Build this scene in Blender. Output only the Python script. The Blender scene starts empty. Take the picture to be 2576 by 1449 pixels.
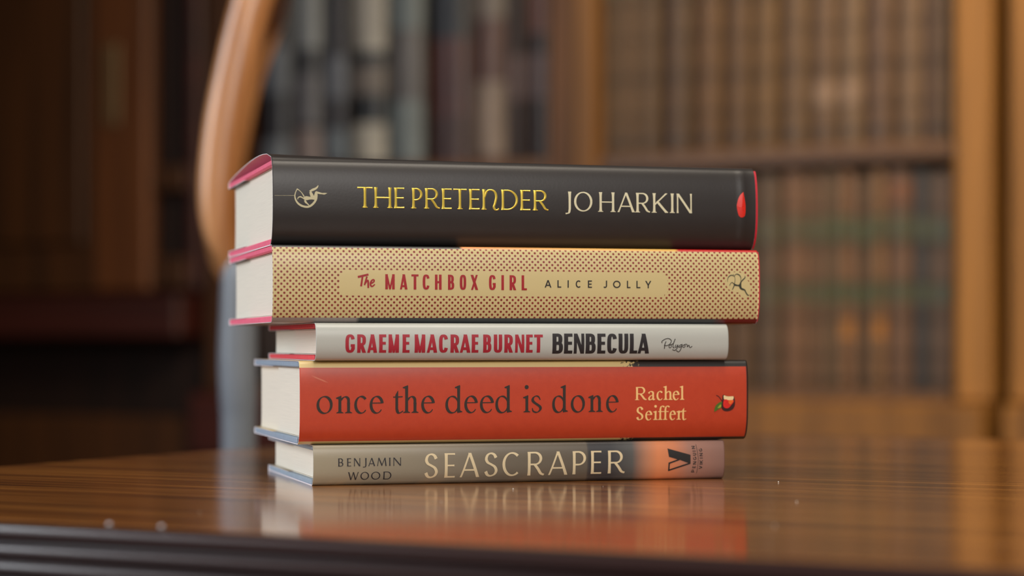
import bpy, math, random
from mathutils import Vector, Matrix

# ---------------------------------------------------------------- camera, world, light
SC = bpy.context.scene
COL = SC.collection
MM = 0.001
TABLE_Z = 0.75
CAM_Z = TABLE_Z + 0.066
YAW = math.radians(27.5)      # the view is turned this far from square-on to the bookcase wall


def view(p):
    """(right, ahead, up) as seen from the camera position -> room coordinates"""
    c, s = math.cos(YAW), math.sin(YAW)
    return (p[0] * c - p[1] * s, p[0] * s + p[1] * c, p[2])


cam_data = bpy.data.cameras.new('camera')
cam = bpy.data.objects.new('camera', cam_data)
COL.objects.link(cam)
cam.location = (0, 0, CAM_Z)
cam.rotation_euler = (math.pi / 2, 0, YAW)
cam_data.sensor_width = 36
cam_data.lens = 5400 * 36 / 2576
cam_data.shift_y = 141.5 / 2576
cam_data.clip_start = 0.01
cam_data.clip_end = 50
cam_data.dof.use_dof = True
cam_data.dof.focus_distance = 1.015
cam_data.dof.aperture_fstop = 4.7
cam_data.dof.aperture_blades = 0
SC.camera = cam

world = bpy.data.worlds.new('world')
SC.world = world
world.use_nodes = True
bg = world.node_tree.nodes['Background']
bg.inputs[0].default_value = (1.0, 0.86, 0.72, 1)
bg.inputs[1].default_value = 0.08

SC.view_settings.view_transform = 'Standard'
SC.view_settings.look = 'None'
SC.view_settings.exposure = 0.0
SC.view_settings.gamma = 1.0
SC.view_settings.use_curve_mapping = False
SC.render.film_transparent = False


def area_light(name, loc, target, sx, sy, power, color, spread=180):
    d = bpy.data.lights.new(name, 'AREA')
    d.shape = 'RECTANGLE'
    d.size, d.size_y = sx, sy
    d.energy = power
    d.color = color
    d.spread = math.radians(spread)
    o = bpy.data.objects.new(name, d)
    COL.objects.link(o)
    loc, target = view(loc), view(target)
    o.location = loc
    o.rotation_euler = (Vector(target) - Vector(loc)).to_track_quat('-Z', 'Y').to_euler()
    return o


area_light('window_daylight', (-2.5, 0.95, 1.55), (-0.1, 1.1, 0.85), 1.3, 1.7, 30, (0.88, 0.94, 1.0), 105)
area_light('fill_behind_camera', (0.3, -0.8, 1.62), (0.02, 1.02, 0.85), 1.0, 0.55, 8.6, (1.0, 0.965, 0.92), 120)  # unseen frontal light on the spines, set close to keep the background dim
area_light('overhead_fill_front', (0.25, 0.55, 2.4), (0.05, 1.0, 0.8), 0.9, 0.6, 8.0, (1.0, 0.90, 0.76), 120)  # unseen overhead light, added to brighten spines and table
area_light('overhead_fill_bookcase', (0.85, 1.1, 2.45), (0.62, 2.7, 0.95), 0.8, 0.5, 13.5, (1.0, 0.82, 0.54), 92)  # unseen warm light, added to turn the bookcase amber

# ---------------------------------------------------------------- helpers


def lin(c):
    return tuple((x / 255 / 12.92) if x / 255 <= 0.04045 else ((x / 255 + 0.055) / 1.055) ** 2.4 for x in c[:3]) + (1.0,)


class NT:
    """small helper around a material node tree"""

    def __init__(self, name):
        self.m = bpy.data.materials.new(name)
        self.m.use_nodes = True
        self.t = self.m.node_tree
        self.b = self.t.nodes['Principled BSDF']

    def n(self, kind, **kw):
        x = self.t.nodes.new(kind)
        for k, v in kw.items():
            setattr(x, k, v)
        return x

    def l(self, a, b):
        self.t.links.new(a, b)

    def put(self, sock, v):
        if hasattr(v, 'is_output') or hasattr(v, 'links'):
            self.l(v, sock)
        else:
            sock.default_value = v

    def math(self, op, a, b=0.0, c=0.0):
        x = self.n('ShaderNodeMath', operation=op)
        for i, v in enumerate((a, b, c)):
            self.put(x.inputs[i], v)
        return x.outputs[0]

    def mix(self, f, a, b):
        x = self.n('ShaderNodeMix', data_type='RGBA')
        self.put(x.inputs[0], f)
        self.put(x.inputs[6], a)
        self.put(x.inputs[7], b)
        return x.outputs[2]

    def noise(self, scale, vec=None, detail=4.0, rough=0.55):
        x = self.n('ShaderNodeTexNoise')
        x.inputs['Scale'].default_value = scale
        x.inputs['Detail'].default_value = detail
        x.inputs['Roughness'].default_value = rough
        if vec is not None:
            self.l(vec, x.inputs['Vector'])
        return x.outputs[0]

    def obj(self, scale=(1, 1, 1), src='Object'):
        c = self.n('ShaderNodeTexCoord')
        mp = self.n('ShaderNodeMapping')
        mp.inputs['Scale'].default_value = scale
        self.l(c.outputs[src], mp.inputs['Vector'])
        return mp.outputs[0]

    def ramp(self, f, stops, interp='LINEAR'):
        x = self.n('ShaderNodeValToRGB')
        x.color_ramp.interpolation = interp
        e = x.color_ramp.elements
        while len(e) > 1:
            e.remove(e[-1])
        e[0].position, e[0].color = stops[0]
        for p, c in stops[1:]:
            k = e.new(p)
            k.color = c
        self.put(x.inputs[0], f)
        return x.outputs[0]

    def bump(self, h, strength=0.2, dist=0.001):
        x = self.n('ShaderNodeBump')
        x.inputs['Strength'].default_value = strength
        x.inputs['Distance'].default_value = dist
        self.l(h, x.inputs['Height'])
        self.l(x.outputs[0], self.b.inputs['Normal'])
        return x

    def set(self, **kw):
        for k, v in kw.items():
            self.put(self.b.inputs[k.replace('_', ' ')], v)
        return self.m


def plain(name, rgb, rough=0.6, var=0.12, scale=60, spec=0.5, metal=0.0, coat=0.0, coat_rough=0.1, bump=0.0, stretch=(1, 1, 1)):
    k = NT(name)
    nz = k.noise(scale, k.obj(stretch))
    c = lin(rgb)
    d = tuple(x * (1 - var) for x in c[:3]) + (1,)
    e = tuple(min(1, x * (1 + var)) for x in c[:3]) + (1,)
    col = k.ramp(nz, [(0.3, d), (0.7, e)])
    k.set(Base_Color=col, Roughness=rough, Metallic=metal, Coat_Weight=coat, Coat_Roughness=coat_rough)
    k.b.inputs['Specular IOR Level'].default_value = spec
    if bump:
        k.bump(nz, bump, 0.001)
    return k.m


def wood(name, dark, light, axis=0, scale=1.0, rough=0.4, coat=0.5, coat_rough=0.15, bump=0.05):
    """grain that runs along the given object axis"""
    k = NT(name)
    st = [38 * scale, 38 * scale, 38 * scale]
    st[axis] = 1.6 * scale
    v = k.obj(tuple(st))
    w = k.noise(1.0, v, 6, 0.62)
    st2 = [190 * scale] * 3
    st2[axis] = 5 * scale
    f = k.noise(1.0, k.obj(tuple(st2)), 3, 0.6)
    g = k.math('ADD', k.math('MULTIPLY', w, 0.7), k.math('MULTIPLY', f, 0.3))
    col = k.ramp(g, [(0.36, lin(dark)), (0.62, lin(light))])
    k.set(Base_Color=col, Roughness=rough, Coat_Weight=coat, Coat_Roughness=coat_rough)
    if bump:
        k.bump(g, bump, 0.0005)
    return k.m


def link(name, verts, faces, mat, parent=None, smooth=False, uvs=None):
    me = bpy.data.meshes.new(name)
    me.from_pydata([tuple(v) for v in verts], [], faces)
    me.update()
    o = bpy.data.objects.new(name, me)
    COL.objects.link(o)
    if mat is not None:
        me.materials.append(mat)
    if smooth:
        for p in me.polygons:
            p.use_smooth = True
    if uvs is not None:
        lay = me.uv_layers.new(name='UVMap')
        for lp in me.loops:
            lay.data[lp.index].uv = uvs[lp.vertex_index]
    if parent is not None:
        o.parent = parent
    return o


class MB:
    """collects boxes, prisms, tubes into one mesh"""

    def __init__(self):
        self.v, self.f = [], []

    def add(self, v, f):
        n = len(self.v)
        self.v += [tuple(p) for p in v]
        self.f += [tuple(i + n for i in q) for q in f]
        return self

    def box(self, x0, x1, y0, y1, z0, z1, bev=0.0):
        b = min(bev, (x1 - x0) / 2.1, (y1 - y0) / 2.1, (z1 - z0) / 2.1)
        if b <= 0:
            v = [(x, y, z) for z in (z0, z1) for y in (y0, y1) for x in (x0, x1)]
            return self.add(v, [(0, 2, 3, 1), (4, 5, 7, 6), (0, 1, 5, 4), (2, 6, 7, 3), (0, 4, 6, 2), (1, 3, 7, 5)])
        v = []
        idx = {}
        for i, sx in enumerate((0, 1)):
            for j, sy in enumerate((0, 1)):
                for k, sz in enumerate((0, 1)):
                    X = (x0, x1)[sx]; Y = (y0, y1)[sy]; Z = (z0, z1)[sz]
                    xi = X + (b if sx == 0 else -b); yi = Y + (b if sy == 0 else -b); zi = Z + (b if sz == 0 else -b)
                    for ax, p in enumerate(((X, yi, zi), (xi, Y, zi), (xi, yi, Z))):
                        idx[(sx, sy, sz, ax)] = len(v)
                        v.append(p)
        f = []
        q = lambda a, b_, c, d: f.append((a, b_, c, d))
        I = idx
        for s in (0, 1):
            q(I[s, 0, 0, 0], I[s, 1, 0, 0], I[s, 1, 1, 0], I[s, 0, 1, 0])
            q(I[0, s, 0, 1], I[1, s, 0, 1], I[1, s, 1, 1], I[0, s, 1, 1])
            q(I[0, 0, s, 2], I[1, 0, s, 2], I[1, 1, s, 2], I[0, 1, s, 2])
        for a in (0, 1):
            for c in (0, 1):
                q(I[a, c, 0, 0], I[a, c, 1, 0], I[a, c, 1, 1], I[a, c, 0, 1])
                q(I[a, 0, c, 0], I[a, 1, c, 0], I[a, 1, c, 2], I[a, 0, c, 2])
                q(I[0, a, c, 1], I[1, a, c, 1], I[1, a, c, 2], I[0, a, c, 2])
        for a in (0, 1):
            for c in (0, 1):
                for d in (0, 1):
                    f.append((I[a, c, d, 0], I[a, c, d, 1], I[a, c, d, 2]))
        return self.add(v, f)

    def tube(self, pts, radii, seg=16, squash=1.0, cap=True):
        """round or oval bar along a path (list of Vectors)"""
        pts = [Vector(p) for p in pts]
        n0 = len(self.v)
        for i, p in enumerate(pts):
            a = pts[max(0, i - 1)]; b = pts[min(len(pts) - 1, i + 1)]
            d = (b - a).normalized()
            up = Vector((0, 1, 0)) if abs(d.y) < 0.9 else Vector((1, 0, 0))
            s = d.cross(up).normalized(); u = s.cross(d)
            r = radii[i] if hasattr(radii, '__len__') else radii
            for k in range(seg):
                t = 2 * math.pi * k / seg
                self.v.append(tuple(p + s * (r * math.cos(t)) + u * (r * squash * math.sin(t))))
        for i in range(len(pts) - 1):
            for k in range(seg):
                a = n0 + i * seg + k; b = n0 + i * seg + (k + 1) % seg
                self.f.append((a, b, b + seg, a + seg))
        if cap:
            self.f.append(tuple(n0 + k for k in range(seg))[::-1])
            self.f.append(tuple(n0 + (len(pts) - 1) * seg + k for k in range(seg)))
        return self

    def lathe(self, prof, c=(0, 0), seg=20):
        n0 = len(self.v)
        for r, z in prof:
            for k in range(seg):
                t = 2 * math.pi * k / seg
                self.v.append((c[0] + r * math.cos(t), c[1] + r * math.sin(t), z))
        for i in range(len(prof) - 1):
            for k in range(seg):
                a = n0 + i * seg + k; b = n0 + i * seg + (k + 1) % seg
                self.f.append((a, b, b + seg, a + seg))
        self.f.append(tuple(n0 + k for k in range(seg))[::-1])
        self.f.append(tuple(n0 + (len(prof) - 1) * seg + k for k in range(seg)))
        return self

    def build(self, name, mat, parent=None, smooth=False):
        o = link(name, self.v, self.f, mat, parent, smooth)
        if smooth:
            o.data.set_sharp_from_angle(angle=math.radians(40))
        return o


def tag(o, label=None, cat=None, group=None, kind=None):
    if label: o['label'] = label
    if cat: o['category'] = cat
    if group: o['group'] = group
    if kind: o['kind'] = kind
    return o


def empty(name, loc=(0, 0, 0), rz=0.0):
    o = bpy.data.objects.new(name, None)
    COL.objects.link(o)
    o.empty_display_size = 0.05
    o.location = loc
    o.rotation_euler = (0, 0, rz)
    return o


def spline(pts, n=6):
    """Catmull-Rom through tuples of any length"""
    out = []
    P = [tuple(2 * a - b for a, b in zip(pts[0], pts[1]))] + list(pts) + [tuple(2 * a - b for a, b in zip(pts[-1], pts[-2]))]
    for i in range(1, len(P) - 2):
        for k in range(n):
            t = k / n
            out.append(tuple(0.5 * (2 * b + (c - a) * t + (2 * a - 5 * b + 4 * c - d) * t * t + (-a + 3 * b - 3 * c + d) * t ** 3)
                             for a, b, c, d in zip(P[i - 1], P[i], P[i + 1], P[i + 2])))
    out.append(tuple(pts[-1]))
    return out


# ---------------------------------------------------------------- lettering: every letter is drawn as pen strokes (mm)


def clip_y(poly, y0, y1):
    for lim, sgn in ((y0, 1), (y1, -1)):
        if lim is None: continue
        out = []
        for i in range(len(poly)):
            a, b = poly[i - 1], poly[i]
            da, db = sgn * (a[1] - lim), sgn * (b[1] - lim)
            if (da >= 0) != (db >= 0):
                t = da / (da - db)
                out.append(tuple(p + (q - p) * t for p, q in zip(a, b)))
            if db >= 0: out.append(b)
        poly = out
        if len(poly) < 3: return []
    return poly


class Ink:
    """polygons (u, v, ridge) on a book spine"""

    def __init__(self, ridge=0.0):
        self.polys = []
        self.ridge = ridge

    def ribbon(self, pts, widths, y0=None, y1=None):
        n = len(pts)
        L, R = [], []
        for i, p in enumerate(pts):
            a = pts[max(0, i - 1)]; b = pts[min(n - 1, i + 1)]
            dx, dy = b[0] - a[0], b[1] - a[1]
            q = math.hypot(dx, dy) or 1e-9
            nx, ny = -dy / q, dx / q
            w = widths[i] / 2
            L.append((p[0] + nx * w, p[1] + ny * w, 0.0)); R.append((p[0] - nx * w, p[1] - ny * w, 0.0))
        for i in range(n - 1):
            if self.ridge:
                c0 = (pts[i][0], pts[i][1], self.ridge); c1 = (pts[i + 1][0], pts[i + 1][1], self.ridge)
                qs = [[R[i], R[i + 1], c1, c0], [c0, c1, L[i + 1], L[i]]]
            else:
                qs = [[R[i], R[i + 1], L[i + 1], L[i]]]
            for q in qs:
                q = clip_y(q, y0, y1)
                if q: self.polys.append(q)

    def fill(self, pts):
        """a filled outline, as a fan round its centroid"""
        cx = sum(p[0] for p in pts) / len(pts); cy = sum(p[1] for p in pts) / len(pts)
        s = sum(pts[i - 1][0] * pts[i][1] - pts[i][0] * pts[i - 1][1] for i in range(len(pts)))
        if s < 0: pts = pts[::-1]
        for i in range(len(pts)):
            self.polys.append([(cx, cy, self.ridge), (pts[i - 1][0], pts[i - 1][1], 0), (pts[i][0], pts[i][1], 0)])

    def poly(self, pts):
        s = sum(pts[i - 1][0] * pts[i][1] - pts[i][0] * pts[i - 1][1] for i in range(len(pts)))
        if s < 0: pts = pts[::-1]
        self.polys.append([(p[0], p[1], 0) for p in pts])

    def strokes(self, list_of, smooth=True):
        for st in list_of:
            st = spline(st, 5) if smooth and len(st) > 2 else [tuple(a + (b - a) * k / 6 for a, b in zip(st[0], st[1])) for k in range(7)] if len(st) == 2 else st
            self.ribbon([p[:2] for p in st], [p[2] for p in st])


def sup(cx, cy, rx, ry, a, n):
    c, s = math.cos(a), math.sin(a)
    return (cx + rx * math.copysign(abs(c) ** (2 / n), c), cy + ry * math.copysign(abs(s) ** (2 / n), s))


def arc(cx, cy, rx, ry, d0, d1, n=2.0, k=28):
    return [sup(cx, cy, rx, ry, math.radians(d0 + (d1 - d0) * i / k), n) for i in range(k + 1)]


class Face:
    """a letter style: stem T and hairline t as fractions of cap height"""

    def __init__(self, T, t, n=2.0, stress=0.0, flare=0.0, slab=0.0, jdrop=0.0, uncial=False, waist=0.5, ap=48, mid=0.5):
        self.__dict__.update(locals())

    def draw(self, ink, ch, x, y, W, H):
        T, t, n = self.T * H, self.t * H, self.n
        l, r, b, tp, m = T / 2, W - T / 2, t / 2, H - t / 2, H * self.waist
        if ch == 'I': l = r = W / 2

        def put(pts, wid, clip=True, sm=True):
            ink.ribbon([(x + p[0], y + p[1]) for p in pts], wid, y if clip else None, y + H if clip else None)

        def line(x0, y0, x1, y1, w, fl=1.0, clip=True, ends=(1, 1)):
            k = 14
            pts = [(x0 + (x1 - x0) * i / k, y0 + (y1 - y0) * i / k) for i in range(k + 1)]
            wd = []
            for i in range(k + 1):
                s = 2 * i / k - 1
                e = ends[0] if s < 0 else ends[1]
                wd.append(w * (1 + self.flare * fl * e * abs(s) ** 5))
            put(pts, wd, clip)

        def V(xx, y0=0, y1=H, foot=True):
            line(xx, y0, xx, y1, T)
            if self.slab and foot and y0 == 0:
                line(xx - T * self.slab, t * 0.3, xx + T * self.slab, t * 0.3, t * 0.6, 0)

        def B(x0, x1, yy, e=(0, 1)):
            line(x0, yy, x1, yy, t, 1.2, ends=e)

        def D(x0, y0, x1, y1, w, e=(1, 1)):
            dx, dy = x1 - x0, y1 - y0
            q = math.hypot(dx, dy); ex = 0.35 * w
            line(x0 - dx / q * ex, y0 - dy / q * ex, x1 + dx / q * ex, y1 + dy / q * ex, w, 0.7, ends=e)

        def C(pts, clip=False, taper=0.0, k=1.0):
            wd = []
            N = len(pts)
            for i in range(N):
                a = pts[max(0, i - 1)]; c = pts[min(N - 1, i + 1)]
                f = math.atan2(c[1] - a[1], c[0] - a[0]) - self.stress
                w = math.sqrt((T * math.sin(f)) ** 2 + (t * math.cos(f)) ** 2) * k
                wd.append(w)
            if taper:
                for i in range(N):
                    s = abs(2 * i / (N - 1) - 1)
                    wd[i] *= 1 + taper * s ** 8
            put(pts, wd, clip)

        def bowl(y0, y1, xr, x0=None):
            x0 = l if x0 is None else x0
            ry = (y1 - y0) / 2
            xc = max(x0 + 0.05 * W, xr - min(ry * (1.05 if n < 2.4 else 0.9), (xr - x0) * 0.9))
            C([(x0, y1), ((x0 + xc) / 2, y1)] + arc(xc, (y0 + y1) / 2, xr - xc, ry, 90, -90, n) + [((x0 + xc) / 2, y0), (x0, y0)])

        thin = max(t, T * 0.62) if self.T > self.t * 1.25 else T
        cx, cy = W / 2, H / 2
        if ch == 'A':
            ap = W * (0.5 if n < 2.6 else 0.5)
            D(thin * 0.5, 0, ap, H, thin, (1, 0)); D(ap, H, W - T * 0.5, 0, T, (0, 1))
            yb = H * (0.3 if n < 2.6 else 0.22)
            f = yb / H
            line(W * 0.5 * f + thin * 0.4, yb, W - W * 0.5 * f - T * 0.4, yb, t, 0)
        elif ch == 'B':
            V(l, foot=False); bowl(m, tp, r - W * 0.06); bowl(b, m, r)
        elif ch == 'C':
            C(arc(cx, cy, W / 2 - T / 2, H / 2 - t / 2, self.ap, 360 - self.ap, n), taper=self.flare * 0.8)
        elif ch == 'D':
            V(l, foot=False); bowl(b, tp, r)
        elif ch == 'E':
            V(l, foot=False); B(l, W, tp); B(l, W * 0.93, m); B(l, W, b)
        elif ch == 'F':
            V(l); B(l, W, tp); B(l, W * 0.9, m)
        elif ch == 'G':
            C(arc(cx, cy, W / 2 - T / 2, H / 2 - t / 2, self.ap, 330 if n > 2.4 else 318, n))
            line(r, b + H * 0.1, r, H * 0.47, T, 0); line(W * 0.55, H * 0.47 - t / 2, W, H * 0.47 - t / 2, t, 0)
        elif ch == 'H':
            V(l); V(r); line(l, m, r, m, t, 0)
        elif ch == 'I':
            V(l)
        elif ch == 'J':
            d = self.jdrop * H
            if d:
                C([(r, H - H * k / 10) for k in range(9)] + spline([(r, H * 0.12), (r - W * 0.12, -d * 0.45), (r - W * 0.4, -d * 0.85), (0, -d)], 6), False, self.flare * 0.9)
            else:
                C([(r, H), (r, H * 0.8), (r, H * 0.6), (r, H * 0.4)] + arc(r - W * 0.42, H * 0.3, W * 0.42, H * 0.3 - b, 0, -140, 2))
        elif ch == 'K':
            V(l); D(l + T * 0.3, H * 0.42, W - T * 0.6, H, thin, (0, 1)); D(l + (W - T) * 0.26, H * 0.56, W - T * 0.5, 0, T, (0, 1))
        elif ch == 'L':
            V(l, foot=False); B(l, W, b)
        elif ch == 'M':
            if n > 2.5 or self.T > self.t * 0.99 and self.flare == 0:
                V(l); V(r); D(l + T * 0.05, H, cx, 0, T * 0.66, (0, 0)); D(cx, 0, r - T * 0.05, H, T * 0.66, (0, 0))
            else:
                D(thin * 0.5, 0, W * 0.17, H, thin, (1, 0)); D(W * 0.17, H, cx, H * 0.08, T, (0, 0)); D(cx, H * 0.08, W * 0.83, H, thin, (0, 0)); D(W * 0.83, H, W - T / 2, 0, T, (0, 1))
        elif ch == 'N':
            if self.uncial:
                V(l + W * 0.03); C(spline([(l + W * 0.05, H * 0.6), (W * 0.28, H * 0.9), (W * 0.5, H * 0.98), (W * 0.74, H * 0.9), (W * 0.84, H * 0.66), (W * 0.78, H * 0.36), (W * 0.7, H * 0.14), (W * 0.78, H * 0.01), (W * 0.9, -H * 0.0), (W, H * 0.06)], 6))
            else:
                w = thin if self.T > self.t * 1.25 else T
                line(w / 2, 0, w / 2, H, w); line(W - w / 2, 0, W - w / 2, H, w)
                D(w * 0.6, H, W - w * 0.6, 0, T * (0.95 if n < 2.5 else 0.85), (0, 0))
        elif ch == 'O':
            C(arc(cx, cy, W / 2 - T / 2, H / 2 - t / 2, 0, 360, n, 44))
        elif ch == 'P':
            V(l); bowl(H * 0.42, tp, r)
        elif ch == 'R':
            mm_ = H * (0.47 if n < 2.6 else 0.45)
            V(l); bowl(mm_, tp, r - W * (0.12 if n < 2.6 else 0.02))
            if n > 2.6: D(W * 0.45, mm_, r, 0, T, (0, 0))
            else: C(spline([(W * 0.42, mm_), (W * 0.62, H * 0.28), (W * 0.8, H * 0.09), (W * 1.0, b * 0.8)], 8), True, 0, 1.0)
        elif ch == 'S':
            P = [(0.93, .80), (.78, .94), (.5, 1), (.2, .93), (.07, .75), (.2, .60), (.5, .51), (.82, .40), (.95, .23), (.8, .07), (.46, 0), (.18, .05), (.02, .2)]
            C(spline([(l + p * (r - l), b + q * (tp - b)) for p, q in P], 6), taper=self.flare * 0.6)
        elif ch == 'T':
            V(cx); B(0, W, tp, (1, 1))
        elif ch == 'U':
            ry = min(H * 0.4, W * 0.55)
            C([(l, H), (l, H * 0.8), (l, H * 0.6), (l, ry + b)] + arc(cx, ry + b, r - cx, ry, 180, 360, n) + [(r, ry + b), (r, H * 0.6), (r, H * 0.8), (r, H)])
        elif ch == 'V':
            D(T / 2, H, cx, 0, T, (1, 0)); D(cx, 0, W - thin / 2, H, thin, (0, 1))
        elif ch == 'W':
            D(T / 2, H, W * 0.29, 0, T, (1, 0)); D(W * 0.29, 0, cx, H, thin, (0, 0)); D(cx, H, W * 0.73, 0, T, (0, 0)); D(W * 0.73, 0, W - thin / 2, H, thin, (0, 1))
        elif ch == 'X':
            D(T / 2, H, W - T / 2, 0, T); D(T / 2, 0, W - T / 2, H, thin)
        elif ch == 'Y':
            D(T / 2, H, cx, H * 0.42, T, (1, 0)); D(cx, H * 0.42, W - T / 2, H, thin, (0, 1)); V(cx, 0, H * 0.45)


def roman(ink, ch, x, y, W, X, A, T, t):
    """old-style lower case: x-height X, ascender A, stem T, hairline t (mm)"""
    st = math.radians(20)

    def rib(pts, wid): ink.ribbon([(x + p[0], y + p[1]) for p in pts], wid)

    def C(pts, k=1.0, w0=None, w1=None):
        wd = []
        N = len(pts)
        for i in range(N):
            a = pts[max(0, i - 1)]; c = pts[min(N - 1, i + 1)]
            f = math.atan2(c[1] - a[1], c[0] - a[0]) - st
            w = math.sqrt((T * math.sin(f)) ** 2 + (t * math.cos(f)) ** 2) * k
            s = i / (N - 1)
            if w0 and s < 0.22: w = w0 + (w - w0) * s / 0.22
            if w1 and s > 0.78: w = w1 + (w - w1) * (1 - s) / 0.22
            wd.append(w)
        rib(pts, wd)

    def stem(xx, y0, y1, foot=True, flag=True, fw=1.25):
        k = 10
        rib([(xx, y0 + (y1 - y0) * i / k) for i in range(k + 1)], [T * (1 + 0.12 * abs(2 * i / k - 1) ** 3) for i in range(k + 1)])
        if foot:
            ink.poly([(x + xx - T * fw, y + y0), (x + xx + T * fw, y + y0), (x + xx + T * fw, y + y0 + t * 0.55), (x + xx + T * 0.5, y + y0 + t * 1.7), (x + xx - T * 0.5, y + y0 + t * 1.7), (x + xx - T * fw, y + y0 + t * 0.55)])
        if flag:
            ink.poly([(x + xx + T / 2, y + y1 + X * 0.06), (x + xx - T * 1.35, y + y1 - X * 0.07), (x + xx - T * 1.3, y + y1 - X * 0.13), (x + xx - T / 2, y + y1 - X * 0.15), (x + xx + T / 2, y + y1 - X * 0.1)])

    r, b, tp = W - T / 2, t / 2, X - t / 2
    if ch == 'o':
        C(arc(W / 2, X / 2, W / 2 - T / 2, X / 2, 0, 360, 2, 40))
    elif ch in 'nh':
        l = T * 1.35
        stem(l, 0, X if ch == 'n' else A)
        rr = W - T * 1.25
        C(spline([(l, X * 0.66), (l + (rr - l) * 0.35, X * 0.92), (l + (rr - l) * 0.68, X * 0.98), (rr - T * 0.12, X * 0.86), (rr, X * 0.6)], 7), w0=t * 0.8)
        stem(rr, 0, X * 0.62, True, False)
    elif ch == 'c':
        C(arc(W * 0.54, X / 2, W * 0.54 - T / 2, X / 2, 42, 322, 2, 34), w0=T * 0.85, w1=t)
    elif ch == 'e':
        yb = X * 0.6
        rib([(T * 0.5, yb), (W * 0.5, yb + X * .005), (W - T * 0.4, yb + X * 0.01)], [t * 0.95] * 3)
        C(arc(W * 0.52, X / 2, W * 0.5 - T / 2, X / 2, 10, 325, 2, 40), w1=t * 0.9)
    elif ch == 'd':
        rr = W - T * 1.3
        C(arc(rr * 0.53, X * 0.49, rr * 0.53 - T / 2, X * 0.5, 20, 340, 2.1, 36), w0=t, w1=t)
        stem(rr, X * 0.04, A, False, True)
        ink.poly([(x + rr - T / 2, y - X * 0.02), (x + W, y + X * 0.03), (x + W, y + X * 0.07), (x + rr + T / 2, y + X * 0.14), (x + rr - T / 2, y + X * 0.14)])
    elif ch == 't':
        l = W * 0.36
        C([(l, X * 1.0), (l, X * 0.7), (l, X * 0.4)] + spline([(l, X * 0.25), (l + W * 0.1, X * 0.05), (l + W * 0.3, X * 0.0), (W, X * 0.12)], 6), w1=t)
        ink.poly([(x + l - T / 2, y + X * 0.9), (x + l + T / 2, y + X * 0.9), (x + l + T / 2, y + X * 1.36), (x + l + T * 0.2, y + X * 1.3), (x + l - T / 2, y + X * 1.08)])
        rib([(0, X * 0.96), (W * 0.5, X * 0.97), (W * 0.95, X * 0.98)], [t * 1.1] * 3)
    elif ch == 'i':
        stem(W * 0.52, 0, X)
        ink.fill([(x + p[0], y + p[1]) for p in arc(W * 0.5, X * 1.55, T * 0.72, T * 0.72, 0, 342, 2, 19)])
    elif ch == 'l':
        stem(W * 0.55, 0, A)
    elif ch == 's':
        P = [(0.9, .76), (.72, .95), (.45, 1), (.18, .9), (.1, .74), (.28, .6), (.6, .47), (.88, .33), (.9, .17), (.66, .02), (.4, .0), (.14, .08), (.06, .26)]
        C(spline([(W * p, X * q) for p, q in P], 6), w0=t * 0.9, w1=t * 0.9)
    elif ch == 'a':
        rr = W * 0.72
        C(spline([(W * 0.1, X * 0.76), (W * 0.22, X * 0.93), (W * 0.46, X * 0.99), (rr - T * .1, X * 0.88), (rr, X * 0.66)], 6), w0=T * 0.9)
        C([(rr, X * 0.7), (rr, X * 0.5), (rr, X * 0.2)] + spline([(rr + W * 0.02, X * 0.1), (rr + W * 0.1, X * 0.03), (W, X * 0.1)], 5), w1=t)
        C(spline([(rr, X * 0.58), (W * 0.36, X * 0.47), (T * 0.6, X * 0.25), (W * 0.2, X * 0.04), (W * 0.48, X * 0.06), (rr, X * 0.26)], 6), w0=t, w1=t)
    elif ch == 'f':
        l = W * 0.34
        C([(l, 0), (l, X * 0.4), (l, X * 0.9)] + spline([(l, X * 1.2), (l + W * 0.12, A * 0.95), (l + W * 0.36, A * 0.995), (W * 1.0, A * 0.93)], 6), w1=T * 0.7)
        stem(l, 0, X * 0.3, True, False)
        rib([(0, X * 0.95), (W * 0.4, X * 0.95), (W * 0.85, X * 0.95)], [t * 1.1] * 3)
    elif ch == 'r':
        l = T * 1.3
        stem(l, 0, X)
        C(spline([(l, X * 0.66), (l + (W - l) * 0.4, X * 0.92), (W, X * 0.92)], 6), w0=t, w1=T * 0.9)


def parse(s):
    out = []
    for w in s.split():
        c, a, b = w.split(':')
        out.append((c, float(a), float(b)))
    return out


# ---------------------------------------------------------------- the hardbacks


class Spine:
    def __init__(self, T, bulge, n, L, low=None):
        self.low = low or bulge       # the lower shoulder rolls under more deeply
        self.T, self.b, self.n, self.L, self.crease = T, bulge, n, L, 0.0

    def y(self, v, u=None):
        s = min(1.0, abs(2 * v / self.T - 1))
        q = (self.b if v > self.T / 2 else self.low) * (1 - (1 - s ** self.n) ** (1 / self.n))
        if u is not None and self.crease:
            q -= self.crease * math.exp(-((u - (self.L - 8.0)) / 2.0) ** 2)
        return q

    def place(self, ink, name, mat, parent, off=0.10):
        verts, faces = [], []
        step = 0.8
        for q, poly in enumerate(ink.polys):
            lo, hi = min(p[1] for p in poly), max(p[1] for p in poly)
            k0, k1 = math.floor(lo / step), math.floor(hi / step)
            lift = off + 0.0006 * (q % 50)        # overlapping pen strokes never share a plane
            for k in range(k0, k1 + 1):           # cut into bands so that large shapes follow the round spine
                p_ = clip_y(poly, k * step, (k + 1) * step) if k1 > k0 else poly
                if len(p_) < 3: continue
                n0 = len(verts)
                for u, v, h in p_:
                    verts.append((u * MM, (self.y(v, u) - lift - h) * MM, v * MM))
                faces.append(tuple(range(n0, n0 + len(p_))))
        return link(name, verts, faces, mat, parent)


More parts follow.
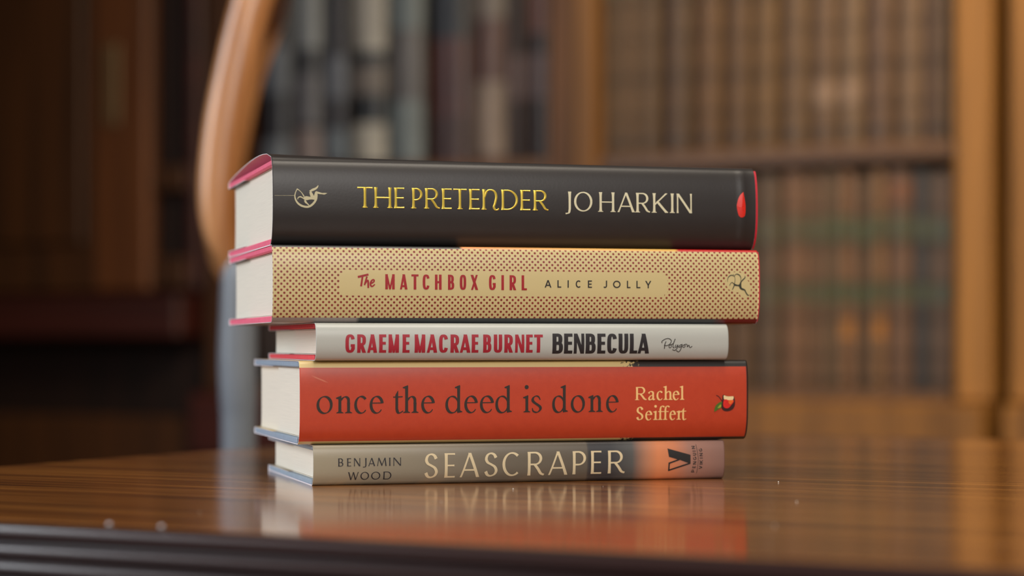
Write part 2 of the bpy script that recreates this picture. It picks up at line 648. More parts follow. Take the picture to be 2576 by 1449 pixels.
def make_book(name, label, D, yaw, xl, z0, L, W, T, bulge, n, jacket_mat, board_mat, page_mat, inner_mat,
              lift=0.0, tail_gap=0.0, board=2.6, crease=0.0, low=None):
    low = low or bulge
    root = empty(name, view((xl * MM, D * MM, TABLE_Z + z0 * MM)), math.radians(yaw) + YAW)
    tag(root, label, 'book', 'stack of new hardback novels on the table')
    sp = Spine(T, bulge, n, L, low)
    sp.crease = crease
    # profile of the dust jacket from the back flap, round the spine, to the front flap: (y, z, v)
    prof = []
    ft = board + 0.75
    flap = 62.0
    for y in (W - flap, W - flap * 0.5, W - 1.2):
        prof.append((y, ft, -(W + (W - y))))
    prof += [(W - 0.3, ft - 0.4, -W - 2), (W, ft * 0.5, -W - 1), (W - 0.3, 0.3, -W)]
    for i in range(13):
        y = W - 1.0 - (W - 1.0 - low - 0.4) * i / 12
        prof.append((y, 0.0, -(y - low)))
    K = 44
    for i in range(K + 1):
        s = -math.cos(math.pi * i / K)      # denser near the shoulders
        v = T * (s + 1) / 2
        prof.append((sp.y(v), v, v))
    for i in range(13):
        y = bulge + 0.4 + (W - 1.0 - bulge - 0.4) * i / 12
        prof.append((y, T, T + (y - bulge)))
    prof += [(W - 0.3, T - 0.3, T + W), (W, T - ft * 0.5, T + W + 1), (W - 0.3, T - ft + 0.4, T + W + 2)]
    for y in (W - 1.2, W - flap * 0.5, W - flap):
        prof.append((y, T - ft, T + W + (W - y)))
    us = [0, 0.6, 1.5, 3, 6] + [10 + (L - 22) * i / 24 for i in range(25)] + [L - 11, L - 9.5, L - 8, L - 6.5, L - 5, L - 3, L - 1.5, L - 0.6, L]
    Lj = L - tail_gap
    rng = random.Random(name + label)
    ph = [rng.uniform(0, 6.28) for _ in range(6)]
    verts, uvs = [], []
    for u in us:
        u = min(u, Lj)
        for j, (y, z, v) in enumerate(prof):
            yy, zz = y, z
            if lift and z > T * 0.55 and y > bulge * 0.8:
                q = min(1.0, max(0.0, (y - bulge * 0.8) / (W - bulge * 0.8)))
                fade = 0.35 + 0.65 * math.exp(-u / 70)
                # the front of the jacket bows up off the board and comes down again at the fore-edge
                amp = lift * fade * (math.sin(math.pi * min(1.0, q ** 0.62)) ** 0.8 if q > 0 else 0)
                if j > len(prof) - 7: amp = 0
                zz += amp
            if z < T * 0.4 and y > bulge + 8 and j > 5:     # slight waviness of the back of the jacket at the head
                zz += 0.0
            if crease and 0 < v < T:
                yy -= crease * math.exp(-((u - (L - 8.0)) / 2.0) ** 2)
            verts.append((u * MM, yy * MM, zz * MM))
            uvs.append((u, v))
    P = len(prof)
    faces = []
    for i in range(len(us) - 1):
        for j in range(P - 1):
            a = i * P + j
            faces.append((a, a + P, a + P + 1, a + 1))
    jk = link('dust_jacket', verts, faces, jacket_mat, root, True, uvs)
    jk.data.materials.append(inner_mat)
    md = jk.modifiers.new('paper', 'SOLIDIFY')
    md.thickness = 0.22 * MM
    md.offset = -1
    md.material_offset = 1
    md.material_offset_rim = 1
    # case boards
    by = W - 0.9
    for nm, za, zb in (('back_board', 0.35, 0.35 + board), ('front_board', T - 0.35 - board, T - 0.35)):
        hy = (low if nm == 'back_board' else bulge) + 3.0
        MB().box(0.25 * MM, (L - 0.25) * MM, hy * MM, by * MM, za * MM, zb * MM, 0.5 * MM).build(nm, board_mat, root)
    # case spine: a curved strip inside the jacket
    sv, sf = [], []
    Ks = 20
    for u in (0.4, L - 0.1):
        for i in range(Ks + 1):
            v = 0.9 + (T - 1.8) * i / Ks
            for off in (0.5, 1.7):
                sv.append((u * MM, (sp.y(v) + off) * MM, v * MM))
    N = (Ks + 1) * 2
    for i in range(Ks):
        a = i * 2
        sf += [(a, a + N, a + N + 2, a + 2), (a + 1, a + 3, a + N + 3, a + N + 1), (a, a + 2, a + 3, a + 1), (a + N, a + N + 1, a + N + 3, a + N + 2)]
    sf += [(0, 1, N + 1, N), (2 * Ks, 2 * Ks + N, 2 * Ks + N + 1, 2 * Ks + 1)]
    link('spine_board', sv, sf, board_mat, root, True).data.set_sharp_from_angle(angle=math.radians(40))
    # page block with rounded back
    g = board + 1.0
    pv, pf = [], []
    Kp = 16
    ring = []
    for i in range(Kp + 1):
        v = g + (T - 2 * g) * i / Kp
        ring.append((sp.y(v) + 2.6, v))
    for i in range(Kp + 1):
        v = T - g - (T - 2 * g) * i / Kp
        ring.append((W - 4.5 + 0.6 * sp.y(v) - 1.5, v))
    for u in (3.0, L - 3.0):
        for y, z in ring:
            pv.append((u * MM, y * MM, z * MM))
    M = len(ring)
    for i in range(M):
        pf.append((i, i + M, (i + 1) % M + M, (i + 1) % M))
    pf += [tuple(range(M)), tuple(range(M, 2 * M))[::-1]]
    link('page_block', pv, pf, page_mat, root)
    # endpapers: one folded sheet at each end of the block
    for za in (g - 0.45, T - g + 0.2):
        MB().box(2.6 * MM, (L - 2.6) * MM, (max(bulge, low) + 5) * MM, (W - 5) * MM, za * MM, (za + 0.25) * MM).build('endpaper', page_mat, root)
    return root, jk, sp


def jacket_nodes(name, rough=0.42, coat=0.25, coat_rough=0.25):
    k = NT(name)
    uv = k.n('ShaderNodeUVMap')
    sx = k.n('ShaderNodeSeparateXYZ')
    k.l(uv.outputs[0], sx.inputs[0])
    k.U, k.V = sx.outputs[0], sx.outputs[1]
    k.set(Roughness=rough, Coat_Weight=coat, Coat_Roughness=coat_rough)
    nz = k.noise(900, k.obj(), 2)
    k.bump(nz, 0.10, 0.0002)
    return k


def between(k, x, a, b, soft=0.12):
    lo = k.n('ShaderNodeMapRange'); hi = k.n('ShaderNodeMapRange')
    k.put(lo.inputs[0], x); k.put(hi.inputs[0], x)
    lo.inputs[1].default_value, lo.inputs[2].default_value = a - soft, a + soft
    hi.inputs[1].default_value, hi.inputs[2].default_value = b + soft, b - soft
    return k.math('MULTIPLY', lo.outputs[0], hi.outputs[0])


M_inner = plain('jacket_paper_white', (246, 238, 242), 0.7, 0.03)


def page_material(name, rgb):
    k = NT(name)
    nz = k.noise(1.0, k.obj((3, 25, 2600)), 3, 0.6)
    c = lin(rgb)
    col = k.ramp(nz, [(0.3, tuple(x * 0.92 for x in c[:3]) + (1,)), (0.7, c)])
    k.set(Base_Color=col, Roughness=0.85)
    k.bump(nz, 0.15, 0.0003)
    return k.m


M_page = page_material('page_edges', (238, 230, 214))
M_pink = plain('pink_cloth_board', (244, 112, 140), 0.6, 0.06, 300)
M_crimson = plain('crimson_cloth_board', (206, 20, 48), 0.55, 0.06, 300)
M_rose = plain('rose_cloth_board', (226, 74, 84), 0.6, 0.06, 300)
M_bluegrey = plain('blue_grey_cloth_board', (150, 166, 184), 0.6, 0.06, 300)
M_steel = plain('steel_blue_cloth_board', (156, 172, 188), 0.6, 0.06, 300)

# --- jacket materials
k = jacket_nodes('charcoal_jacket', 0.40, 0.0, 0.3)
front = k.math('GREATER_THAN', k.V, 60.0)
k.set(Base_Color=k.mix(k.math('MULTIPLY', k.noise(140, k.obj()), 0.35), lin((44, 40, 39)), lin((56, 51, 50))))
J_charcoal = k.m

k = jacket_nodes('dotted_jacket', 0.42, 0.2, 0.25)
pitch = 2.80


def lattice(k, du, dv):
    a = k.math('SUBTRACT', k.math('FRACT', k.math('DIVIDE', k.math('ADD', k.U, du), pitch)), 0.5)
    b = k.math('SUBTRACT', k.math('FRACT', k.math('DIVIDE', k.math('ADD', k.V, dv), pitch)), 0.5)
    r = k.math('SQRT', k.math('ADD', k.math('MULTIPLY', a, a), k.math('MULTIPLY', b, b)))
    mr = k.n('ShaderNodeMapRange')
    k.put(mr.inputs[0], r)
    mr.inputs[1].default_value, mr.inputs[2].default_value = 0.225, 0.165
    return mr.outputs[0]


dots = k.math('MAXIMUM', lattice(k, 0.2, 0.3), lattice(k, 0.2 + pitch / 2, 0.3 + pitch / 2))
# the plain cartouche behind the lettering, with stepped corners, and the clear patch round the runner
cart = k.math('MAXIMUM', between(k, k.U, 32.6, 190.4, 0.05), 0.0)
cart = k.math('MULTIPLY', cart, between(k, k.V, 12.6, 24.6, 0.05))
cart2 = k.math('MULTIPLY', between(k, k.U, 31.2, 192.0, 0.05), between(k, k.V, 14.0, 23.2, 0.05))
cart = k.math('MAXIMUM', cart, cart2)
eu = k.math('DIVIDE', k.math('SUBTRACT', k.U, 227.6), 5.6)
ev = k.math('DIVIDE', k.math('SUBTRACT', k.V, 20.2), 5.0)
e1 = k.math('LESS_THAN', k.math('ADD', k.math('MULTIPLY', eu, eu), k.math('MULTIPLY', ev, ev)), 1.0)
eu2 = k.math('DIVIDE', k.math('SUBTRACT', k.U, 231.8), 3.2)
ev2 = k.math('DIVIDE', k.math('SUBTRACT', k.V, 17.0), 4.6)
e2 = k.math('LESS_THAN', k.math('ADD', k.math('MULTIPLY', eu2, eu2), k.math('MULTIPLY', ev2, ev2)), 1.0)
clear = k.math('MAXIMUM', cart, k.math('MAXIMUM', e1, e2))
dots = k.math('MULTIPLY', dots, k.math('SUBTRACT', 1.0, clear))
dcol = k.mix(k.noise(70, k.obj()), lin((120, 34, 26)), lin((152, 40, 40)))
cream = k.mix(dots, lin((213, 196, 142)), dcol)
panel = between(k, k.V, 2.3, 34.9, 0.06)
art = k.ramp(k.math('DIVIDE', k.U, 240.0), [(0.0, lin((28, 26, 28))), (0.374, lin((28, 26, 28))), (0.376, lin((238, 160, 100))), (0.62, lin((232, 178, 96))), (0.822, lin((226, 178, 84))), (0.826, lin((200, 30, 26)))], 'LINEAR')
backc = k.ramp(k.math('DIVIDE', k.U, 240.0), [(0.0, lin((150, 140, 136))), (0.165, lin((150, 140, 136))), (0.17, lin((58, 62, 64))), (0.9, lin((62, 66, 68))), (0.93, lin((110, 22, 22)))])
cover = k.mix(k.math('GREATER_THAN', k.V, 18.0), backc, art)
k.set(Base_Color=k.mix(panel, cover, cream))
J_dotted = k.m

k = jacket_nodes('off_white_jacket', 0.40, 0.2, 0.25)
k.set(Base_Color=k.mix(k.noise(30, k.obj()), lin((184, 188, 183)), lin((192, 196, 191))))
J_white = k.m

k = jacket_nodes('brick_red_jacket', 0.42, 0.25, 0.3)
red = k.mix(k.noise(260, k.obj(), 4, 0.7), lin((184, 54, 22)), lin((204, 70, 34)))
# pale scuffs near the head
scr = k.math('MULTIPLY', between(k, k.math('ADD', k.V, k.math('MULTIPLY', k.U, 0.42)), 34.3, 34.75, 0.25), between(k, k.U, 6.5, 12.5, 1.2))
red = k.mix(k.math('MULTIPLY', scr, 0.45), red, lin((240, 170, 130)))
edge = k.math('ADD', 161.0, k.math('MULTIPLY', k.math('SUBTRACT', k.noise(420, k.obj(), 5, 0.75), 0.5), 46.0))
dk = k.math('GREATER_THAN', k.U, edge)
cvr = k.mix(dk, lin((224, 200, 138)), lin((42, 38, 36)))
tail = k.math('GREATER_THAN', k.U, 221.2)
k.set(Base_Color=k.mix(between(k, k.V, 1.5, 35.9, 0.06), cvr, k.mix(tail, red, lin((60, 34, 30)))))
J_red = k.m

k = jacket_nodes('shoreline_jacket', 0.38, 0.2, 0.25)
un = k.math('ADD', k.math('DIVIDE', k.U, 204.0), k.math('MULTIPLY', k.math('SUBTRACT', k.noise(45, k.obj()), 0.5), 0.01))
col = k.ramp(un, [(0.0, lin((160, 152, 130))), (0.25, lin((142, 134, 116))), (0.45, lin((114, 106, 92))), (0.653, lin((100, 93, 82))), (0.657, lin((60, 59, 61))), (0.71, lin((60, 61, 65))), (0.765, lin((90, 91, 90))), (0.80, lin((186, 130, 100))), (0.83, lin((226, 142, 94))), (0.87, lin((214, 134, 94))), (0.91, lin((170, 124, 108))), (1.0, lin((142, 108, 98)))])
k.set(Base_Color=col)
J_shore = k.m

# --- inks
I_gold = NT('gold_foil')
I_gold.set(Base_Color=lin((252, 224, 96)), Metallic=0.55, Roughness=0.36)
I_gold.bump(I_gold.noise(1500, I_gold.obj()), 0.1, 0.0001)
I_gold = I_gold.m
I_cream = plain('cream_ink', (226, 221, 188), 0.5, 0.03)
I_emblem = plain('pale_khaki_ink', (204, 197, 160), 0.5, 0.04)
I_scarlet = plain('scarlet_ink', (226, 44, 30), 0.4, 0.12, 500, stretch=(6, 1, 1))
I_maroon = plain('deep_red_ink', (166, 26, 36), 0.4, 0.08)
I_black = plain('black_ink', (34, 31, 31), 0.5, 0.05)
I_green_black = plain('green_black_ink', (48, 52, 40), 0.5, 0.1)
I_crimson = plain('crimson_ink', (168, 28, 48), 0.45, 0.06)
I_soot = plain('soot_ink', (34, 30, 34), 0.5, 0.06)
I_brown = plain('dark_olive_brown_ink', (42, 32, 25), 0.55, 0.1)
I_peach = plain('peach_ink', (252, 206, 136), 0.5, 0.04)
I_sand = plain('sand_ink', (226, 210, 172), 0.5, 0.03)
I_plum = plain('dark_slate_ink', (36, 34, 40), 0.5, 0.06)


def text_caps(sp, parent, name, mat, face, s, v0, v1, ridge=0.0, off=0.10):
    ink = Ink(ridge)
    for ch, a, b in parse(s):
        f = face
        face.draw(ink, ch, a, v0, b - a, v1 - v0)
    return sp.place(ink, name, mat, parent, off)


ARCHER_LIGHT = [
    [(11.21,25.59,0.35),(10.52,23.74,0.44),(10.34,22.36,0.55),(10.75,20.76,0.72),(11.73,19.29,0.83),(13.12,18.28,0.93),(14.74,17.73,0.93),(16.36,17.64,0.95),(17.87,18.24,0.99),(19.26,19.53,0.99),(20.19,21.04,0.99),(20.42,22.54,1.1)],
    [(11.21,25.82,0.64),(11.85,25.6,0.49),(12.77,24.93,0.3),(13.7,23.91,0.35),(14.62,22.43,0.6)],
    [(11.61,21.0,0.29),(11.96,21.93,0.46),(13.0,22.23,0.58),(13.81,21.85,0.52),(14.62,21.52,0.69)],
    [(14.56,21.63,1.39),(15.9,21.65,1.85),(17.29,21.68,1.28),(18.45,21.81,1.51),(19.72,21.95,2.09)],
    [(14.97,20.72,0.81),(15.43,19.81,0.93),(16.13,19.13,0.58),(16.94,18.4,0.46)],
    [(18.8,21.93,1.63),(18.1,23.41,1.45),(17.58,24.67,0.99)],
    [(17.29,24.84,0.7),(18.8,25.61,1.1),(20.07,26.21,0.93),(20.89,26.91,0.7),(21.35,27.73,0.26)],
    [(19.96,21.61,1.86),(20.25,23.45,1.51),(20.3,24.6,0.93)],
    [(20.07,24.71,0.7),(21.58,24.17,0.93),(23.09,23.91,0.6),(24.14,23.87,0.77),(25.42,24.14,0.16)],
    [(0.89,22.65,0.1),(10.23,22.78,0.13)],
]
ARCHER_DARK = [
    [(222.95,20.31,0.15),(222.89,21.51,0.26),(223.34,22.6,0.38),(224.23,23.39,0.45),(225.25,23.58,0.41),(226.15,23.22,0.33),(226.53,22.92,0.23)],
    [(226.47,23.17,0.23),(227.05,23.95,0.32),(227.94,24.14,0.46),(228.97,23.73,0.46),(229.61,22.89,0.38),(229.82,21.8,0.26),(229.55,20.84,0.15)],
    [(226.41,23.35,0.18),(226.73,22.02,0.23),(226.73,20.82,0.23),(226.47,19.61,0.31)],
    [(225.83,23.88,0.38),(226.21,23.89,0.38)],
    [(223.97,18.39,0.18),(224.23,19.23,0.28),(225.13,20.08,0.33),(225.89,19.6,0.38),(226.41,19.19,0.56)],
    [(226.21,19.06,1.15),(227.18,18.77,0.82),(228.46,18.6,0.67),(229.48,18.79,1.41)],
    [(226.3,18.52,0.38),(225.89,17.56,0.46),(225.32,16.49,0.28)],
    [(229.35,18.42,1.41),(229.61,19.63,0.8),(230.0,20.6,0.59),(231.02,21.57,0.51),(231.92,22.42,0.46),(231.92,23.45,0.13)],
    [(229.29,18.54,1.28),(229.87,17.22,1.0),(231.02,16.68,0.85),(231.79,16.39,0.62),(232.44,15.18,0.51),(233.46,13.86,0.46),(234.3,14.11,0.13)],
]
SCRIPT = [
    [(169.73,8.3,0.3),(169.39,8.47,0.3),(169.55,9.08,0.3),(170.78,9.94,0.3),(171.88,10.3,0.3),(172.8,10.37,0.3),(173.71,10.03,0.3),(174.28,9.34,0.3),(174.17,8.65,0.3),(173.67,7.87,0.3),(172.8,7.22,0.3),(171.7,6.92,0.3),(170.55,7.09,0.3)],
    [(171.56,8.99,0.33),(171.15,8.04,0.33),(170.87,7.01,0.33),(170.78,5.37,0.33)],
    [(173.99,7.42,0.27),(173.3,7.0,0.27),(173.09,6.31,0.27),(173.62,5.86,0.27),(174.28,6.31,0.28),(174.31,7.05,0.28),(173.94,7.37,0.27),(174.63,7.57,0.28),(175.27,8.04,0.28),(175.91,9.08,0.28)],
    [(176.3,10.2,0.33),(175.68,8.82,0.33),(175.27,7.7,0.33),(175.16,6.66,0.33),(175.41,5.92,0.33),(175.87,5.92,0.33)],
    [(176.78,7.39,0.28),(176.28,6.75,0.28),(176.37,6.07,0.28),(176.92,6.23,0.28),(177.61,7.39,0.28)],
    [(177.64,7.42,0.31),(177.56,6.4,0.31),(177.2,5.53,0.31),(176.55,4.84,0.31),(175.82,4.59,0.31),(174.9,5.02,0.31)],
    [(180.05,7.57,0.31),(179.03,7.26,0.31),(178.21,6.66,0.31),(178.16,6.14,0.31),(178.85,6.23,0.31),(179.63,6.74,0.31)],
    [(179.68,7.26,0.31),(179.49,6.14,0.31),(179.22,5.19,0.31),(178.67,4.24,0.31),(177.93,3.91,0.31),(176.88,4.63,0.31)],
    [(181.06,7.35,0.29),(180.28,7.0,0.29),(180.12,6.4,0.29),(180.69,6.03,0.29),(181.38,6.48,0.29),(181.29,7.13,0.29),(181.06,7.39,0.29),(181.98,7.61,0.29),(182.48,7.18,0.29),(182.48,6.22,0.29)],
    [(182.48,6.22,0.29),(183.31,7.18,0.29),(183.63,6.4,0.29),(184.1,5.96,0.29),(185.06,6.66,0.3)],
]
BRUSH_THE = [
    [(39.87,21.28,0.95),(44.92,22.48,0.96)],
    [(42.1,21.52,0.86),(41.42,16.94,0.91)],
    [(44.19,21.53,0.82),(43.01,17.54,0.77)],
    [(43.33,18.12,0.55),(43.97,19.2,0.73),(44.56,19.7,0.82),(44.77,18.94,0.87),(44.8,17.77,0.91),(44.83,16.2,0.82)],
    [(46.06,18.41,0.73),(47.06,18.78,0.64),(47.66,19.5,0.68),(47.25,20.08,0.68),(46.43,19.58,0.78),(45.88,18.5,0.82),(46.02,17.33,0.82),(46.79,16.98,0.68),(47.98,17.93,0.5)],
]
DROP = [(232.09,28.49),(232.85,24.07),(233.19,20.85),(232.95,17.29),(232.09,16.15),(230.72,15.96),(229.51,17.24),(228.73,20.78),(228.83,22.71),(230.03,26.29)]
APPLE = [
    ('emblem_outline', (58, 16, 14), [(208.85,22.1),(208.55,21.07),(208.35,19.01),(208.05,16.66),(208.25,15.25),(209.45,14.21),(211.06,13.96),(212.66,14.28),(214.06,15.11),(214.96,16.61),(215.16,18.49),(214.86,20.37),(214.46,21.32),(213.26,21.3),(211.86,21.33),(210.45,21.53),(209.65,21.91)]),
    ('emblem_flesh', (252, 222, 168), [(209.15,21.63),(209.65,21.82),(210.45,21.44),(211.86,21.29),(213.26,21.3),(214.26,21.32),(214.36,20.56),(213.76,19.44),(211.36,19.55),(210.45,19.84),(209.35,19.94)]),
    ('emblem_skin', (224, 34, 24), [(209.35,19.75),(210.45,19.84),(211.46,19.46),(213.76,19.44),(213.66,18.22),(212.66,17.1),(211.66,15.98),(210.35,15.8),(209.35,16.37),(209.05,17.59)]),
    ('emblem_blush', (240, 106, 30), [(211.66,19.27),(213.76,19.35),(213.36,18.22),(212.36,17.48),(211.66,18.42)]),
    ('emblem_leaf', (76, 112, 28), [(204.16,13.78),(204.46,15.47),(205.06,16.87),(206.06,17.8),(207.46,18.64),(208.25,18.63),(208.05,17.51),(207.85,15.91),(206.46,15.08),(205.16,14.24)]),
    ('emblem_leaf_light', (152, 168, 54), [(205.86,15.65),(206.86,16.95),(207.75,17.32),(207.75,16.19),(206.46,15.55)]),
]
VEE_SOLID = [(174.4,15.3),(186.2,12.06),(186.2,7.86),(184.95,8.1),(180.97,9.55),(179.1,10.02),(175.05,11.25)]
VEE_LINE = [[(180.35,9.83,0.72),(175.29,8.17,0.72)], [(175.18,8.46,0.72),(175.05,4.35,0.72)], [(174.82,4.57,0.72),(186.12,8.01,0.72)]]
RULE = [[(189.18,17.1,0.22),(189.96,12.23,0.22),(190.16,9.27,0.22),(189.64,2.94,0.22)]]

# --- top of the stack: charcoal novel
root, jk, sp = make_book('hardback_book', 'black jacketed hardback with gold and cream spine lettering, topmost of the stack',
                         994.5, 14.8, -110.87, 112.3, 240, 160, 40.0, 5.5, 2.3, J_charcoal, M_pink, M_page, M_inner, lift=5.0, tail_gap=1.3, crease=0.35, low=9.0)
for c in root.children:
    if c.name.startswith('spine_board'):
        c.data.materials[0] = M_crimson
        tag(c, 'crimson cloth spine edge')
tag(jk, 'black paper jacket lifting off the pink board')
trajan = Face(0.118, 0.058, 2.0, 0.12, 0.55, 1.15, 0.12)
uncial = Face(0.118, 0.058, 2.0, 0.12, 0.55, 1.15, 0.12, True)
ink = Ink(0.22)
for ch, a, b in parse('T:39.8:47.0 H:48.0:55.9 E:57.6:62.2 P:66.1:71.0 R:72.4:79.3 E:80.5:85.1 T:85.9:92.4 E:93.8:98.7 D:109.6:117.6 E:119.0:123.7 R:125.5:132.6'):
    trajan.draw(ink, ch, a, 17.7, b - a, 9.65)
uncial.draw(ink, 'N', 100.0, 17.7, 8.2, 9.65)
sp.place(ink, 'title_lettering', I_gold, jk, 0.08)
text_caps(sp, jk, 'author_lettering', I_cream, trajan, 'J:141.3:143.9 O:145.5:154.7 H:158.3:165.7 A:167.5:176.0 R:177.0:183.9 K:185.5:193.0 I:194.4:196.2 N:197.7:205.3', 17.57, 27.05)
ink = Ink(); ink.strokes(ARCHER_LIGHT)
sp.place(ink, 'publisher_emblem', I_emblem, jk)
ink = Ink(0.25); ink.fill(spline(DROP + [DROP[0]], 4)[:-1])
sp.place(ink, 'petal_emblem', I_scarlet, jk)

# --- dotted novel
root, jk, sp = make_book('hardback_book', 'cream hardback with red dotted spine, directly under the black topmost book',
                         991, 14.65, -110.48, 76.1, 240, 160, 36.1, 4.0, 2.4, J_dotted, M_pink, M_page, M_inner, tail_gap=0.8, low=5.5)
for c in root.children:
    if c.name.startswith('spine_board'):
        c.data.materials[0] = M_crimson
cond = Face(0.175, 0.13, 2.9, 0, 0, 0, 0, False, 0.5, 24)
text_caps(sp, jk, 'title_lettering', I_maroon, cond, 'M:52.9:57.4 A:59.9:63.5 T:65.4:68.8 C:70.8:74.1 H:76.7:79.9 B:83.0:86.0 O:88.7:91.8 X:94.0:97.6 G:102.9:106.2 I:108.9:110.3 R:113.0:116.2 L:118.9:121.5', 15.6, 22.7)
ink = Ink(); ink.strokes(BRUSH_THE)
sp.place(ink, 'title_brush_lettering', I_maroon, jk)
geo = Face(0.165, 0.155, 2.0)
text_caps(sp, jk, 'author_lettering', I_black, geo, 'A:130.3:133.6 L:136.6:138.5 I:141.6:142.3 C:145.7:148.6 E:151.8:153.8 J:159.6:161.4 O:164.4:168.2 L:171.4:173.2 L:176.2:178.2 Y:180.7:183.7', 16.96, 20.5)
ink = Ink(); ink.strokes(ARCHER_DARK)
sp.place(ink, 'publisher_emblem', I_green_black, jk)

# --- slim white novel
root, jk, sp = make_book('hardback_book', 'slim white hardback with bold red and black capitals, middle of the stack',
                         992, 15.8, -90.57, 58.4, 204, 134, 17.5, 4.6, 2.5, J_white, M_rose, M_page, M_inner, board=2.2, low=5.0)
bold = Face(0.195, 0.15, 3.0, 0, 0, 0, 0, False, 0.52, 24)
text_caps(sp, jk, 'author_lettering', I_crimson, bold, 'G:13.8:18.3 R:19.4:23.6 A:24.2:28.9 E:29.8:33.2 M:34.3:39.3 E:41.0:44.4 M:46.8:51.9 A:52.7:57.7 C:58.5:62.9 R:64.1:68.3 A:68.7:73.8 E:74.4:77.7 B:80.0:84.0 U:85.2:89.3 R:90.4:94.6 N:95.7:100.2 E:101.1:104.4 T:105.1:109.4', 3.62, 12.2)
text_caps(sp, jk, 'title_lettering', I_soot, Face(0.205, 0.155, 3.0, 0, 0, 0, 0, False, 0.52, 24), 'B:114.2:119.4 E:120.0:124.2 N:124.9:130.1 B:130.8:135.8 E:136.7:140.8 C:141.6:146.6 U:147.4:152.3 L:153.1:157.0 A:157.2:163.0', 3.1, 12.7)
ink = Ink(); ink.strokes([[(a, b, c * 1.2) for a, b, c in q] for q in SCRIPT])
sp.place(ink, 'publisher_lettering', I_brown, jk)

# --- red novel
root, jk, sp = make_book('hardback_book', 'thick brick-red hardback with dark lower-case title, second from the bottom of the stack',
                         995, 15.2, -98.39, 19.2, 222, 144, 39.0, 4.2, 3.0, J_red, M_bluegrey, M_page, M_inner, low=8.5)
ink = Ink()
X, A, T_, t_ = 7.75, 12.6, 1.38, 0.46
for ch, a, b in parse('o:7.8:15.5 n:17.0:24.7 c:25.6:31.9 e:32.8:39.6 t:44.2:49.0 h:48.8:56.4 e:57.5:64.2 d:69.3:77.6 e:78.4:85.1 e:86.0:93.0 d:93.7:101.9 i:107.4:111.0 s:111.7:116.4 d:121.8:129.7 o:131.1:138.3 n:139.9:147.3 e:148.7:155.2'):
    v0 = 14.7 - 0.5 * (a - 7.8) / 147
    roman(ink, ch, a, v0, b - a, X, A, T_, t_)
sp.place(ink, 'title_lettering', I_brown, jk)
ink = Ink()
garcap = Face(0.155, 0.062, 2.0, 0.25, 0.25, 1.1)
garcap.draw(ink, 'R', 164.1, 19.8, 5.3, 6.3)
for ch, a, b in parse('a:170.2:173.8 c:174.5:177.9 h:178.0:182.8 e:182.7:186.3 l:186.6:188.6'):
    roman(ink, ch, a, 19.8, b - a, 4.15, 6.6, 0.92, 0.34)
garcap.draw(ink, 'S', 164.2, 10.1, 3.8, 6.4)
for ch, a, b in parse('e:168.7:172.4 i:173.1:175.0 f:175.4:178.6 f:178.0:181.2 e:181.1:184.5 r:184.8:187.5 t:187.3:189.9'):
    roman(ink, ch, a, 10.1, b - a, 4.25, 6.7, 0.92, 0.34)
sp.place(ink, 'author_lettering', I_peach, jk)
for i, (nm, rgb, pts) in enumerate(APPLE):
    if nm in ('emblem_skin', 'emblem_blush'):
        mx, my = sum(p[0] for p in pts) / len(pts), sum(p[1] for p in pts) / len(pts)
        pts = [(mx + (p[0] - mx) * 1.14 + 0.15, my + (p[1] - my) * (1.15 if p[1] < my else 1.0)) for p in pts]
    ink = Ink(); ink.fill(spline(pts + [pts[0]], 3)[:-1])
    if nm == 'emblem_outline':
        ink.strokes([[(205.36,21.89,0.4),(206.66,21.18,0.4),(207.65,19.95,0.4),(208.5,18.82,0.5)]])
    sp.place(ink, nm, plain(nm + '_ink', rgb, 0.5, 0.12, 900), jk, 0.08 + 0.05 * i)

# --- slim grey novel at the bottom
root, jk, sp = make_book('hardback_book', 'slim grey and orange hardback with sand coloured capitals, bottom of the stack',
                         998, 15.4, -92.41, 0.0, 204, 134, 19.0, 2.6, 2.4, J_shore, M_steel, M_page, M_inner, board=2.2, low=5.0)
opti = Face(0.15, 0.085, 2.0, 0.2, 0.35, 0, 0.12)
text_caps(sp, jk, 'author_lettering', I_plum, opti, 'B:11.8:14.2 E:16.0:17.9 N:19.3:22.2 J:23.5:25.2 A:26.1:29.3 M:30.3:34.8 I:36.0:36.7 N:38.1:41.7', 8.95, 12.75)
wood_ink = Ink()
for ch, a, b in parse('W:16.5:21.5 O:22.4:26.5 O:27.5:31.9 D:33.4:37.2'):
    opti.draw(wood_ink, ch, a, 2.53, b - a, 3.7)
sp.place(wood_ink, 'author_lettering', I_plum, jk)
lite = Face(0.12, 0.066, 2.0, 0.22, 0.18)
ink = Ink()
for ch, a, b in parse('S:52.9:59.8 E:62.9:67.9 A:70.4:79.8 S:82.1:89.0 C:91.1:100.8 R:103.7:111.8 A:114.0:123.5 P:126.2:132.8 E:135.4:140.6 R:144.0:152.4'):
    q = (a - 52.9) / 100
    lite.draw(ink, ch, a, 2.75 + 0.95 * q, b - a, 11.7 - 0.75 * q)
sp.place(ink, 'title_lettering', I_sand, jk)
ink = Ink()
for q in ([0, 1, 2, 3], [0, 3, 4], [0, 4, 5], [0, 5, 6]):
    ink.poly([VEE_SOLID[i] for i in q])
ink.strokes(VEE_LINE)
sp.place(ink, 'publisher_emblem', I_black, jk)
tmp = Ink()
sans = Face(0.2, 0.18, 2.0)
for ch, a, b in parse('P:3.40:4.80 E:5.54:6.57 N:7.31:8.78 G:9.45:11.14 U:11.66:12.98 I:13.65:14.09 N:14.90:16.37'):
    sans.draw(tmp, ch, a, 0, b - a, 1.7)
ink = Ink()
for p in tmp.polys:                       # the imprint reads from the bottom up
    ink.polys.append([(189.25 - v - 0.02 * (u - 10) ** 2, u, 0) for u, v, h in p])
tmp = Ink()
